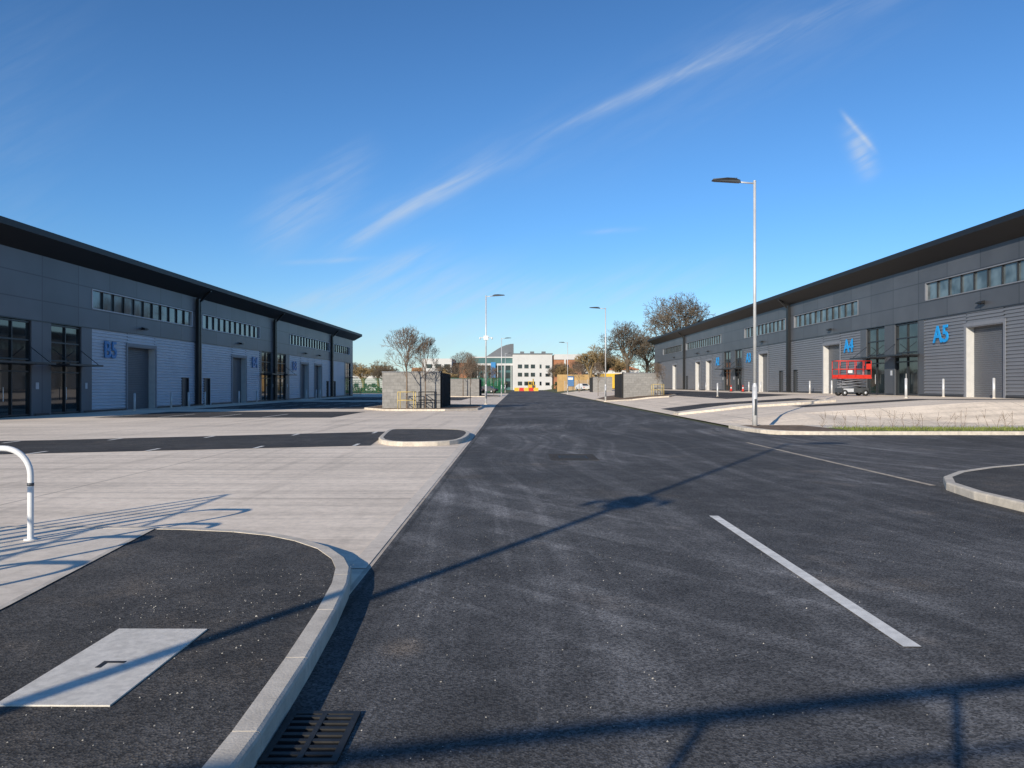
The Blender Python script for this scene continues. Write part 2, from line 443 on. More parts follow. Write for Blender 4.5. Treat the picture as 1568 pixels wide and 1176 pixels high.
def industrial(name,xf,s,zb,ya,yb,openings,corr,ribbons,pipes,signs,wallm,corrm,bluem,ribm):
    P=empty(name)
    walls=MB(); clad=MB(); glz=MB(); trim=MB(); roof=MB(); pipe=MB()
    X=lambda o: xf+s*o
    D=.5; Z=lambda z: zb+z
    walls.box(X(-26),X(-D),ya+.01,yb-.01,zb-.3,Z(8.5),wallm)
    def wallbox(y0,y1,z0,z1,o0=-D,o1=0.): walls.box(X(o0),X(o1),y0,y1,Z(z0),Z(z1),wallm)
    wallbox(ya,yb,5.0,6.15); wallbox(ya,yb,7.35,8.5)
    y=ya
    for r0,r1 in sorted(ribbons):
        wallbox(y,r0,6.15,7.35); y=r1
        glz.box(X(-D),X(-.12),r0,r1,Z(6.15),Z(7.35),M_GLASS2)
        for a in ((r0,r1,6.15,6.21),(r0,r1,7.29,7.35)): trim.box(X(-.1),X(.035),a[0],a[1],Z(a[2]),Z(a[3]),ribm)
        n=max(2,round((r1-r0)/1.25)); w=(r1-r0)/n
        for i in range(n+1):
            yy=r0+i*w; tw=.06 if 0<i<n else .09
            glz.box(X(-.119),X(-.02 if 0<i<n else .036),yy-tw/2,yy+tw/2,Z(6.212),Z(7.288),ribm if i in(0,n) else M_FRAME)
    wallbox(y,yb,6.15,7.35)
    cuts=sorted([(o[1],o[2],o[0],o[3]) for o in openings])
    def iscorr(a): return any(c0-1e-3<=a<=c1+1e-3 for c0,c1 in corr)
    def fill(a,b,z0,z1):
        if b-a<.02: return
        pts=sorted({a,b}|{t for c in corr for t in c if a<t<b})
        for p,q in zip(pts,pts[1:]):
            if iscorr((p+q)/2):
                walls.box(X(-D),X(-.08),p,q,Z(z0),Z(z1),wallm)
                corrugate(clad,xf,s,p,q,Z(z0),Z(z1),.20,.06,corrm,0.)
            else: wallbox(p,q,z0,z1-.001)
    y=ya
    for a,b,kind,zt in cuts:
        fill(y,a,0,5.0); y=b
        if zt<4.95: fill(a,b,zt,5.0)
        if kind=='shutter':
            for q,r in ((a,a+.03),(b-.03,b)): trim.box(X(-D),X(-.002),q,r,Z(0),Z(zt),M_REVEAL)
            trim.box(X(-D),X(-.002),a+.03,b-.03,Z(zt-.05),Z(zt),M_TRIM)
            for q,r in ((a-.2,a),(b,b+.2)): trim.box(X(0.001),X(.03),q,r,Z(0),Z(zt+.2),M_TRIM)
            trim.box(X(0.001),X(.03),a,b,Z(zt),Z(zt+.2),M_TRIM)
            corrugate(clad,xf,s,a+.03,b-.03,Z(0),Z(zt-.05),.12,.02,M_SHUT,-D+.06)
            ym=(a+b)/2
            trim.box(X(.0),X(.12),ym-.05,ym+.05,Z(5.38),Z(5.5),M_BLACK)
            trim.extrude([(X(.12),Z(5.32)),(X(.12),Z(5.5)),(X(.34),Z(5.42)),(X(.34),Z(5.36))],'y',ym-.28,ym+.28,M_BLACK)
        elif kind=='door':
            trim.box(X(-.15),X(.02),a,a+.06,Z(0),Z(zt),M_FRAME); trim.box(X(-.15),X(.02),b-.06,b,Z(0),Z(zt),M_FRAME)
            trim.box(X(-.15),X(.02),a+.06,b-.06,Z(zt-.06),Z(zt),M_FRAME)
            trim.box(X(-D),X(-.12),a+.06,b-.06,Z(0),Z(zt-.06),M_LHEAD)
            trim.box(X(-.12),X(-.06),a+.14,a+.18,Z(.95),Z(1.15),M_GALV)
        elif kind=='glazing':
            glz.box(X(-D),X(-.16),a,b,Z(0),Z(zt),M_GLASS)
            n=max(2,round((b-a)/1.3)); w=(b-a)/n
            for i in range(n+1):
                yy=min(max(a+i*w,a+.035),b-.035); glz.box(X(-.159),X(-.08),yy-.035,yy+.035,Z(.0),Z(zt),M_FRAME)
            for zz in (.08,2.32,2.95,3.95,zt-.06):
                glz.box(X(-.158),X(-.085),a+.07,b-.07,Z(zz-.04),Z(zz+.04),M_FRAME)
            trim.box(X(.002),X(1.15),a-.25,b+.25,Z(2.68),Z(2.78),M_FRAME)
            for yy in (a+.1,b-.1): trim.tube((X(.02),yy,Z(3.6)),(X(1.05),yy,Z(2.78)),.02,.02,5,M_FRAME)
            trim.tube((X(.03),(a+b)/2-.1,Z(.8)),(X(.03),(a+b)/2-.1,Z(1.5)),.02,.02,5,M_GALV)
            # small sign plate by the entrance
            trim.box(X(.002),X(.02),b+.35,b+.6,Z(1.4),Z(1.75),M_TRIML)
    fill(y,yb,0,5.0)
    trim.box(X(.001),X(.025),ya,yb,Z(4.97),Z(5.03),M_FRAME)
    segs=[]; y=ya
    for a,b,k,zt in cuts:
        if a-y>.3: segs.append((y,a))
        y=b
    segs.append((y,yb))
    for a,b in segs: trim.box(X(.032),X(.05),a+.24,b-.24,Z(0),Z(.12),M_FRAME)
    walls.box(X(-26.05),X(-.6),yb,yb+.06,zb-.3,Z(8.5),wallm)
    prof=[(0,8.5),(1.25,9.18),(1.25,9.5),(.95,9.56),(-12,10.5),(-26.9,9.6),(-26.9,9.2),(-26,8.5)]
    roof.extrude([(X(o),Z(z)) for o,z in prof],'y',ya-.9,yb+1.0,M_ROOF)
    for py in pipes:
        pipe.box(X(.06),X(.26),py-.11,py+.11,Z(0.1),Z(8.2),M_BLACK)
        pipe.extrude([(X(.07),Z(8.2)),(X(.25),Z(8.2)),(X(1.05),Z(9.0)),(X(1.05),Z(9.22)),(X(.9),Z(9.1))],'y',py-.1,py+.1,M_BLACK)
        pipe.box(X(.05),X(.28),py-.5,py-.38,Z(.1),Z(8.45),M_BLACK)
        for zz in (1.5,3.5,5.5,7.5): pipe.box(X(.0),X(.29),py-.15,py+.15,Z(zz),Z(zz+.06),M_BLACK)
    walls.obj('walls',P); clad.obj('ribbed_cladding',P,fix=False); glz.obj('windows',P); trim.obj('trim_and_doors',P)
    roof.obj('roof',P); pipe.obj('downpipes',P)
    for txt,yc,zc,size in signs:
        c=bpy.data.curves.new('unit_sign','FONT'); c.body=txt; c.size=size; c.extrude=.03; c.offset=.022
        c.align_x='CENTER'; c.align_y='CENTER'
        t=bpy.data.objects.new('tmp',c); S.collection.objects.link(t)
        bpy.context.view_layer.update()
        me=bpy.data.meshes.new_from_object(t.evaluated_get(bpy.context.evaluated_depsgraph_get()))
        bpy.data.objects.remove(t); me.materials.clear(); me.materials.append(bluem)
        o=bpy.data.objects.new('unit_sign_'+txt.lower(),me); S.collection.objects.link(o); o.parent=P
        o.location=(X(.06),yc,Z(zc)); o.rotation_euler=(math.pi/2,0,math.pi/2*s)
    return P

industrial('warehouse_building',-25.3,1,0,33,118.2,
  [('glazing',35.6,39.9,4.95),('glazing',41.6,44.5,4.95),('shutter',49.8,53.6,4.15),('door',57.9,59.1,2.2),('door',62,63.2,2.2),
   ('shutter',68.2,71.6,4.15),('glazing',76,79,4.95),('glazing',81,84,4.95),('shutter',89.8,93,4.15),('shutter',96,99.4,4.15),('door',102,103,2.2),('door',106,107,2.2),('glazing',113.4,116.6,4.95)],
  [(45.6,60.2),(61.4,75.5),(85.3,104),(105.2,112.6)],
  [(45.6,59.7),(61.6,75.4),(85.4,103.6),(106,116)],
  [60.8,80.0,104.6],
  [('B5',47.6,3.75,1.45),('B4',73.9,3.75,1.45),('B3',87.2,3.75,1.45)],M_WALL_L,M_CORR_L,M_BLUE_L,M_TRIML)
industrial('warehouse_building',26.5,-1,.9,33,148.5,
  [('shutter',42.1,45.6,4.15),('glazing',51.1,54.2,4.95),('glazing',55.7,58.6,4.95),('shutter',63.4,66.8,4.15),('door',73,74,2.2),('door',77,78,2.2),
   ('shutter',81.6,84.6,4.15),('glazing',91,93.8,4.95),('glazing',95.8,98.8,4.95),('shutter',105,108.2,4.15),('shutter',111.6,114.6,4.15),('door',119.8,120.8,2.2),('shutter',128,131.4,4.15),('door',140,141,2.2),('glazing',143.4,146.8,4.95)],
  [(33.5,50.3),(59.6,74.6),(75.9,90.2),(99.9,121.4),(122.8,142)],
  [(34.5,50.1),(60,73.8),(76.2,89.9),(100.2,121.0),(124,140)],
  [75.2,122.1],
  [('A5',48.2,3.85,1.5),('A4',61.6,3.8,1.45),('A3',88.2,3.8,1.5),('A2',101.8,3.8,1.5)],M_WALL_R,M_CORR_R,M_BLUE,M_TRIM)

def bollard(x,y,h=1.1,r=.07):
    mb=MB(); z=H(x,y); mb.tube((x,y,z-.05),(x,y,z+h-.03),r,r,12,M_GALV); mb.tube((x,y,z+h-.03),(x,y,z+h),r,r*.6,12,M_GALV)
    mb.tube((x,y,z),(x,y,z+.03),r*1.5,r*1.5,12,M_CONC2); mb.obj('bollard')
for y in (49.1,54.3,57.2,60.2,67.6,72.2,89.2,93.6,95.4): bollard(-24.5,y)
for y in (41.5,46.4,62.8,67.5,81,85.2,104.5,108.8): bollard(25.6,y)
for x,y in ((21.3,42.3),(16.5,63.5)): bollard(x,y,1.1)

# ------------------------------------------------------------------ lamps
def lamp(x,y,side,boxed=False,h=9.1,name='street_lamp',zbox=5.6):
    P=empty(name); z=H(x,y); mb=MB()
    mb.tube((x,y,z-.05),(x,y,z+.05),.16,.16,16,M_CONC2)
    mb.tube((x,y,z),(x,y,z+1.55),.092,.092,16,M_GALV); mb.tube((x,y,z+1.55),(x,y,z+1.68),.092,.06,16,M_GALV,False)
    mb.tube((x,y,z+1.68),(x,y,z+h),.06,.048,16,M_GALV); mb.tube((x,y,z+h),(x,y,z+h+.05),.055,.045,12,M_GALV)
    mb.box(x-.04,x+.04,y-.102,y-.086,z+.5,z+1.1,M_LHEAD)
    a=(x,y,z+h-.06); b=(x+side*.70,y,z+h+.0)
    mb.tube(a,b,.03,.03,10,M_GALV); mb.obj('column',P)
    hd=MB(); bx=x+side*.55
    prof=[(0,-.035),(0,.05),(.22,.085),(.5,.08),(1.0,.02),(1.02,-.02),(.92,-.035)]
    vs=[];n=len(prof)
    for wy in (-1,1):
        for p,q in prof:
            w=.10+.09*min(1,p/.3) if p<.6 else .19-.08*(p-.6)/.45
            vs.append((bx+side*p,y+wy*w,z+h+.0+q+p*.07))
    fs=[(i,(i+1)%n,n+(i+1)%n,n+i) for i in range(n)]+[tuple(range(n)),tuple(range(2*n-1,n-1,-1))]
    hd.add(vs,fs,M_LHEAD)
    for i in range(5): hd.box(bx+side*(.12+i*.07),bx+side*(.14+i*.07),y-.1,y+.1,z+h+.08,z+h+.135,M_LHEAD)
    hd.obj('lantern',P)
    if boxed:
        bb=MB(); zz=z+zbox
        bb.box(x-.2,x+.2,y-.13,y+.13,zz-.2,zz+.16,M_WPAINT); bb.box(x-.5,x+.5,y-.03,y+.03,zz-.03,zz+.03,M_GALV)
        for sx in (-.5,.5): bb.tube((x+sx,y,zz+.02),(x+sx,y-.02,zz-.14),.07,.055,10,M_WPAINT)
        bb.obj('camera_box',P)
    return P
lamp(8.75,28.4,-1); lamp(-2.62,64.5,1,True); lamp(8.6,75,-1); lamp(-2.5,122.7,1); lamp(8.9,136,-1); lamp(-2.8,180,1)
lamp(-5.4,-1.95,1,True,zbox=4.95)

# ------------------------------------------------------------------ cycle stands + unseen shadow casters
def hoop(x,y,w=.85,h=.88,r=.028):
    z=.114; pts=[Vector((x,y,z))]; cr=.26
    for i in range(11):
        a=math.pi/2*i/10; pts.append(Vector((x-cr+cr*math.cos(a),y,z+h-cr+cr*math.sin(a))))
    for i in range(11):
        a=math.pi/2+math.pi/2*i/10; pts.append(Vector((x-w+cr+cr*math.cos(a),y,z+h-cr+cr*math.sin(a))))
    pts.append(Vector((x-w,y,z))); mb=MB(); mb.path(pts,r,14,M_WPAINT)
    for sx in (0,-w): mb.tube((x+sx,y,z),(x+sx,y,z+.012),.06,.06,14,M_WPAINT)
    mb.tube((x,y,z+.52),(x,y,z+.55),.031,.031,12,M_LHEAD)
    mb.obj('cycle_stand',fix=True)
for yy in (7.37,6.35,5.3,4.2): hoop(-4.68,yy)
P=empty('unseen_shadow_rails'); mb=MB()
a=Vector((-5.6,-3.02,2.34)); b=Vector((1.3,-1.3,2.34))  # unseen frame added behind the camera to cast the foreground shadow lines
mb.tube(a,b,.04,.04,8,M_GALV); mb.tube(a-Vector((0,0,.28)),b-Vector((0,0,.28)),.015,.015,8,M_GALV)
for x,y in ((-.99,-1.87),(-2.37,-2.21),(-4.0,-2.62),(1.3,-1.3)): mb.tube((x,y,0),(x,y,2.34),.025,.025,8,M_GALV)
mb.obj('frame',P); mb=MB()
for i in range(17):
    y=-.4+i*.42; mb.tube((-7.0,y,.1),(-7.0,y,1.95),.03,.03,8,M_GALV)  # unseen railing, guessed to cast the shadow stripes on the slab
mb.tube((-7.0,-.4,1.95),(-7.0,6.32,1.95),.02,.02,8,M_GALV); mb.obj('side_bars',P)
mb=MB(); sx,sy=-.22,-1.55; mb.tube((sx,sy,0),(sx,sy,2.5),.03,.03,10,M_GALV)  # unseen post and disc added to cast a shadow blob on the road
mb.tube((sx,sy-.03,2.36),(sx,sy-.045,2.36),.16,.16,20,M_WPAINT); mb.obj('shadow_disc_post')

# ------------------------------------------------------------------ blockwork bin stores
def binstore(x0,x1,y,depth,h,dark_side):
    P=empty('bin_store'); z=min(H(x0,y),H(x1,y)); mb=MB()
    mb.box(x0,x1,y,y+.22,z-.1,z+h,M_BLOCK)
    mb.box(x0-.03,x1+.03,y-.03,y+.25,z+h,z+h+.06,M_TRIM)
    mb.box(x0,x1,y+depth-.22,y+depth,z-.1,z+h,M_BLOCK)
    xb=x0 if dark_side>0 else x1-.22
    mb.box(xb,xb+.22,y+.221,y+depth-.221,z-.1,z+h,M_BLOCK); mb.obj('block_walls',P)
    g=MB(); xg=x1 if dark_side>0 else x0
    g.box(xg-.1,xg+.1,y-.02+.3,y+.5,z-.05,z+h+.12,M_TIMBER)
    n=int((depth-.6)/.14)
    for i in range(n):
        yy=y+.5+i*.14; g.box(xg-.04,xg+.04+(.015 if i%2 else 0),yy,yy+.12,z+.08,z+h-.02,M_TIMBER)
    g.obj('timber_gates',P)
binstore(-8.85,-5.05,50.4,7.5,2.45,1)
binstore(-9.6,-5.4,109,7,2.5,1)
binstore(10.5,14.4,76,7,2.55,-1)
binstore(12.6,15.8,128,6,2.5,-1)

# ------------------------------------------------------------------ bare trees
def grow(mb,p,d,L,r,lvl,maxl,mat,kids,spread,twig,upl=.15):
    n=3 if lvl<2 else 2
    q=p; dd=d.copy(); pts=[p]
    for i in range(n):
        dd=(dd+Vector((U(-1,1),U(-1,1),U(-1,1)))*.16+Vector((0,0,upl*.3))).normalized()
        q2=q+dd*(L/n); r2=max(twig,r*(1-.33*(i+1)/n)); r1=max(twig,r*(1-.33*i/n))
        mb.tube(q,q2,r1,r2,7 if lvl<2 else 3,mat,False); q=q2; pts.append(q)
    if lvl>=maxl: return
    k=kids if lvl>0 else kids+3
    for i in range(k):
        t=U(.3,1)
        if i<k-2:
            seg=min(len(pts)-2,int(t*(len(pts)-1))); base=pts[seg].lerp(pts[seg+1],U(0,1))
        else: base=pts[-1]
        ax=dd.orthogonal().normalized(); ax.rotate(Matrix.Rotation(i*6.28/k+U(-.7,.7),3,dd))
        nd=(dd+ax*U(.5,1.15)*spread+Vector((0,0,upl))).normalized()
        grow(mb,base,nd,L*U(.66,.82),r*U(.5,.68),lvl+1,maxl,mat,kids,spread,twig,upl)
def tree_mesh(name,seed,trunk,r,maxl,mat,kids=3,spread=.8,twig=.03,upl=.15,L0=None):
    random.seed(seed); mb=MB()
    mb.tube((0,0,-.2),(0,0,trunk*.2),r*1.5,r*1.05,8,mat,False); mb.tube((0,0,trunk*.2),(0,0,trunk),r*1.05,r*.9,8,mat,False)
    grow(mb,Vector((0,0,trunk)),Vector((0,0,1)),L0 or trunk,r*.85,0,maxl,mat,kids,spread,twig,upl)
    o=mb.obj(name,fix=False); zs=[v[2] for v in mb.v]; xs=[v[0] for v in mb.v]
    o['h']=max(zs); o['w']=max(xs)-min(xs); return o
def place(o,x,y,height,wide=None,rot=0,name=None):
    s=height/o['h']; sx=(wide/o['w']) if wide else s
    o.location=(x,y,H(x,y)); o.scale=(sx,sx,s); o.rotation_euler=(0,0,rot)
def inst(src,name,x,y,height,wide=None,rot=0):
    o=bpy.data.objects.new(name,src.data); S.collection.objects.link(o); o['h']=src['h']; o['w']=src['w']; place(o,x,y,height,wide,rot); return o
oak=tree_mesh('oak_tree',8,3.0,.5,7,M_BARK2,3,1.1,.022,.05,3.2)
place(oak,34.2,166,20.8,17.5)
oak2=inst(oak,'oak_tree',25.3,176,15.6,12.5,2.0)
inst(oak,'oak_tree',30.5,182,13,12,4.0)
wil=tree_mesh('willow_tree',5,2.,.35,6,M_WILLOW,3,.8,.03,.15,2.4)
place(wil,17.2,181,10.8,8.5)
inst(wil,'willow_tree',22,190,9,8,1.)
inst(wil,'willow_tree',12.5,205,7.5,7,2.)
st=tree_mesh('street_tree',11,1.9,.06,6,M_BARK,3,.8,.0075,.12,1.1)
place(st,-7.05,49.1,5.55,3.3)
inst(st,'street_tree',-5.9,49.4,5.0,2.4,2.1)
inst(st,'street_tree',-7.6,108,6.6,3.8,1.)
inst(st,'street_tree',-3.6,59,4.2,1.6,3.)
inst(st,'street_tree',13.6,74.6,3.4,1.6,3.)
inst(st,'street_tree',-6.2,150,6,3.8,4.)
inst(st,'street_tree',-3.4,112,4.4,2,2.2)
inst(st,'street_tree',10.5,100,4.6,2.2,5.)
inst(st,'street_tree',11.5,143,5.5,3,.6)
for a in ((wil,-37,205,8.6,8.5,1.4),(wil,-43,215,8,9,2.4),(oak,-13.5,215,9,8,.4),(oak,-21,228,8,10,1.9),(wil,-29,236,7.5,9,3.3),
          (oak,-51,240,9,11,2.7),(oak,12.5,232,8,8,5.1),(wil,27,205,9,10,.8),(oak,19,222,9,9,3.9),(oak,-33,190,6.5,7,5.2),(wil,-18,196,6,6,2.6),(oak,26,235,11,12,.2)):
    inst(a[0],'bare_tree',*a[1:])
def guard(x,y,mat):
    mb=MB(); z=H(x,y)+.1; w=.5
    for sx in (-w,w):
        for sy in (-w,w): mb.tube((x+sx,y+sy,z),(x+sx,y+sy,z+1.1),.03,.03,6,mat)
    for zz in (.55,1.08):
        for sx in (-w,w): mb.tube((x+sx,y-w,z+zz),(x+sx,y+w,z+zz),.025,.025,6,mat); mb.tube((x-w,y+sx,z+zz),(x+w,y+sx,z+zz),.025,.025,6,mat)
    mb.obj('tree_guard')
guard(-7.05,49.1,simple('new_timber',(.60,.46,.18),.8)); guard(-5.75,49.4,M_BLACK); guard(13.6,74.6,bpy.data.materials['new_timber'])

random.seed(21); mb=MB()
for i in range(64):
    x=-190+i*6+U(-3,3)
    if -32<x<22: continue
    y=U(270,330); hgt=U(6,10)
    t=MB(); grow(t,Vector((0,0,1)),Vector((0,0,1)),2.3,.2,0,4,M_BARK2,3,.95,.06,.1)
    mz=max(v[2] for v in t.v); k=hgt/mz
    mb.add([(x+a*k*1.25,y+b*k,c*k+H(x,y)) for a,b,c in t.v],t.f,M_BARK2)
for i in range(9000):
    x=U(-200,200)
    y=U(275,300); z=H(x,y)+U(0,2.6)*R(); a=U(0,6.28); l=U(.3,.8)
    mb.add([(x,y,z),(x+l*math.cos(a),y,z+l*.4),(x+l*.5,y+.2,z+l)],[(0,1,2)],M_BARK2)
mb.obj('distant_trees',fix=False)
# scrubby hedge in front of the far buildings
M_HEDGE=simple('hedge_leaves',(.07,.085,.03),.9,.4,1.)
mb=MB()
for x0_,x1_,yy_,hh_ in ((-42,-17,172,1.8),(-17,-3,232,2.2),(9.5,22,212,2.0),(16,28,160,1.6)):
    for i in range(int((x1_-x0_)*90)):
        x=U(x0_,x1_); y=yy_+U(-1,1); z=H(x,y)+hh_*R()*(.75+.25*math.sin(x*1.3)); a=U(0,6.28); l=U(.12,.35)
        mb.add([(x,y,z),(x+l*math.cos(a),y+l*math.sin(a),z+l*.3),(x+l*.4,y+.1,z+l)],[(0,1,2)],M_HEDGE)
mb.obj('hedge',fix=False)

# ------------------------------------------------------------------ distant buildings
M_WH=simple('white_render',(.60,.59,.57),.8,.05,.3); M_TER=simple('terracotta_brick',(.38,.17,.09),.9,.12,.6)
M_GRN=simple('green_glazing',(.07,.15,.15),.3,.2,.3); M_GREY=simple('grey_metal',(.13,.14,.155),.6,.1,.3)
P=empty('white_office_building'); mb=MB(); Y=262
mb.box(-1.6,11.9,Y,Y+20,0,12.2,M_WH); mb.box(-1.9,12.1,Y-.3,Y+20.2,12.2,12.5,M_GREY)
mb.box(-16,-1.6,Y+2,Y+20,0,8.4,M_GRN); mb.box(-16.3,-1.61,Y+1.2,Y+20,8.4,9.1,M_WH); mb.box(-16,-1.62,Y+1.8,Y+20,9.1,11.0,M_GRN)
mb.box(-16,-1.62,Y+1.5,Y+20,11.0,11.4,M_WH)
mb.box(-32,-22,Y-4,Y+16,0,10.6,M_WH); mb.box(-22,-16,Y,Y+16,0,9.3,M_TER); mb.box(-36,-32,Y,Y+16,0,7.6,M_TER)
mb.box(11.9,22,Y+1,Y+18,0,11.9,M_TER); mb.box(12.5,21.5,Y+.7,Y+1,10.4,12.2,M_WH); mb.box(16,16.6,Y+.6,Y+1,0,10.4,M_WH)
mb.box(22,32,Y+2,Y+18,0,8.6,M_WH)
mb.obj('walls',P); mb=MB()
for zz in (1.6,4.6,7.4):
    for i in range(3): mb.box(.2+i*2.2,1.6+i*2.2,Y-.15,Y+.1,zz,zz+1.3,M_GLASS)
    mb.box(7.6,8.2,Y-.15,Y+.1,zz,zz+1.3,M_GLASS); mb.box(9.6,11,Y-.15,Y+.1,zz,zz+1.0,M_GLASS)
    for i in range(3): mb.box(-30.5+i*3,-28.6+i*3,Y-4.15,Y-3.9,zz,zz+1.3,M_GLASS)
    for i in range(5): mb.box(-15.5+i*2.8,-13.6+i*2.8,Y+1.85,Y+2.1,zz-.6,zz+1.4,M_GLASS)
    for i in range(3): mb.box(12.9+i*3,14.6+i*3,Y+.85,Y+1.1,zz,zz+1.2,M_GLASS)
    for i in range(4): mb.box(23+i*2.2,24.2+i*2.2,Y+1.85,Y+2.1,zz,zz+1.2,M_GLASS)
for i in range(7): mb.box(-16+i*2.3,-15.8+i*2.3,Y+1.1,Y+1.3,0,8.4,M_WH)
mb.box(-9,-7.4,Y+.5,Y+.8,4.2,9.5,simple('blue_banner',(.03,.22,.5),.5))
for bx in (1,4.5,8.5): mb.box(bx,bx+1.4,Y+6,Y+8,12.5,13.4,M_GREY)
mb.obj('windows_and_plant',P); mb=MB()
cur=[(-11.5,11.2)]+[(-11.5+ t*10.2, 11.2+4.9*math.sin(t*math.pi/2)**1.1) for t in (.15,.3,.45,.6,.75,.9,1)]+[(-1.3,11.2)]
mb.extrude([(x,z) for x,z in cur],'y',Y+6,Y+14,M_GREY); mb.obj('curved_roof_tower',P)
def shed(x0,x1,y,d,h,rise,wall,roofm):
    P=empty('distant_shed'); z=H(x0,y); mb=MB()
    mb.box(x0,x1,y,y+d,z-.2,z+h,wall)
    for i in range(int((x1-x0)/2.6)): mb.box(x0+.8+i*2.6,x0+2.0+i*2.6,y-.06,y+.05,z+1.0,z+2.2,M_GLASS)
    mb.obj('walls',P); mb=MB(); xm=(x0+x1)/2
    mb.extrude([(x0-.3,z+h),(xm,z+h+rise),(x1+.3,z+h)],'y',y-.3,y+d+.3,roofm); mb.obj('roof',P)
shed(-50,-40,232,12,4.6,1.6,M_WH,M_GREY); shed(-26,-17.5,205,10,3.6,1.3,M_TER,M_GREY); shed(24,34,215,10,5,1.8,M_WH,M_TER); shed(-70,-56,250,12,5,1.8,M_TER,M_GREY)

M_PLY=simple('plywood_hoarding',(.48,.31,.13),.8,.15,.6)
mb=MB()
for i in range(13):
    x=9.6+i*1.25; mb.box(x,x+1.22,185+(i%2)*.03,185.1+(i%2)*.03,0,4.2,M_PLY)
    mb.box(x+.5,x+.6,185.2,185.3,0,4.3,M_TIMBER)
mb.obj('site_hoarding')
mb=MB(); mb.box(12.0,13.6,184.8,184.9,1.4,3.8,simple('board_blue',(.02,.16,.42),.5)); mb.box(12.2,13.4,184.76,184.8,2.9,3.5,M_WPAINT)
for sx in (12.2,13.4): mb.tube((sx,184.95,0),(sx,184.95,3.8),.05,.05,6,M_TIMBER)
mb.obj('site_signboard')
P=empty('site_cabin'); mb=MB(); cx,cy=18.6,150; z=H(cx,cy)
mb.box(cx-1.7,cx+1.7,cy,cy+6,z+.2,z+3.1,M_YEL); mb.box(cx-1.75,cx+1.75,cy-.05,cy+6.05,z+3.1,z+3.25,M_WPAINT)
for i in range(7): mb.box(cx-1.6+i*.5,cx-1.45+i*.5,cy-.05,cy-.002,z+.35,z+3.0,M_YEL)
mb.box(cx-1.2,cx-.5,cy-.08,cy-.051,z+1.4,z+2.3,M_GLASS)
mb.box(cx-1.7,cx+1.7,cy+.2,cy+.5,z-.1,z+.2,M_LHEAD)
mb.obj('cabin_body',P)
# water-filled road barriers across the end of the road
for i in range(5):
    mb=MB(); x=-.8+i*1.35; y=214
    mb.extrude([(y-.22,0),(y+.22,0),(y+.2,.25),(y+.08,.5),(y+.07,.95),(y-.07,.95),(y-.08,.5),(y-.2,.25)],'x',x,x+1.28,M_RED if i%2 else M_YEL); mb.obj('road_barrier')
M_FG=simple('fence_green',(.015,.17,.07),.5)
def meshfence(x0,y0,x1,y1,h,name='mesh_fence',mat=M_FG,infill=.14,r=.014):
    mb=MB(); a=Vector((x0,y0,0)); b=Vector((x1,y1,0)); L=(b-a).length; n=max(1,int(L/2.5)); 
    for i in range(n+1):
        p=a.lerp(b,i/n); z=H(p.x,p.y); mb.tube((p.x,p.y,z),(p.x,p.y,z+h+.1),.04,.04,5,mat)
    m=int(L/infill)
    for i in range(m):
        p=a.lerp(b,i/m); z=H(p.x,p.y); mb.tube((p.x,p.y,z+.05),(p.x,p.y,z+h),r,r,3,mat,False)
    for k in range(8):
        zz=.1+k*(h-.1)/7; za,zb_=H(x0,y0),H(x1,y1); mb.tube((x0,y0,za+zz),(x1,y1,zb_+zz),r,r,3,mat,False)
    mb.obj(name)
meshfence(-40,160,-16,160,3.0,r=.026); meshfence(-16,168,-3,168,3.2,r=.035,infill=.11); meshfence(-48,122,-25.6,126,2.4,r=.02)
meshfence(10.5,170,28,170,2.2,'mesh_fence',M_GALV,.2)

def car(x,y,rot,paint):
    P=empty('parked_car'); mb=MB()
    prof=[(-2.1,.35),(-2.15,.75),(-1.9,.92),(-1.45,.97),(-.85,1.4),(.7,1.45),(1.5,1.02),(2.05,.88),(2.15,.6),(2.1,.35)]
    n=len(prof); vs=[]
    for sx in (-1,1):
        for p,q in prof: vs.append((sx*(.88 if q<1.1 else .68),p,q))
    mb.add(vs,[(i,(i+1)%n,n+(i+1)%n,n+i) for i in range(n)]+[tuple(range(n)),tuple(range(2*n-1,n-1,-1))],paint)
    for sx in (-1,1):
        mb.add([(sx*.86,-1.25,1.0),(sx*.86,1.3,1.03),(sx*.70,.68,1.4),(sx*.70,-.8,1.36)],[(0,1,2,3)],M_GLASS)
        for yy in (-1.3,1.3): mb.tube((sx*.7,yy,.33),(sx*.92,yy,.33),.33,.33,14,M_RUB); mb.tube((sx*.9,yy,.33),(sx*.93,yy,.33),.2,.2,10,M_GALV)
        mb.box(sx*.55,sx*.8,-2.17,-2.1,.62,.78,M_RED)
    mb.add([(-.62,-1.42,1.02),(.62,-1.42,1.02),(.56,-.92,1.38),(-.56,-.92,1.38)],[(0,1,2,3)],M_GLASS)
    o=mb.obj('body',P); P.location=(x,y,H(x,y)+.01); P.rotation_euler=(0,0,rot)
car(-6.3,162,1.2,M_LHEAD); car(-9.2,160,1.4,M_LHEAD); car(-11.6,163,1.5,simple('car_blue',(.03,.06,.16),.3)); car(13.5,158,.3,M_WPAINT)

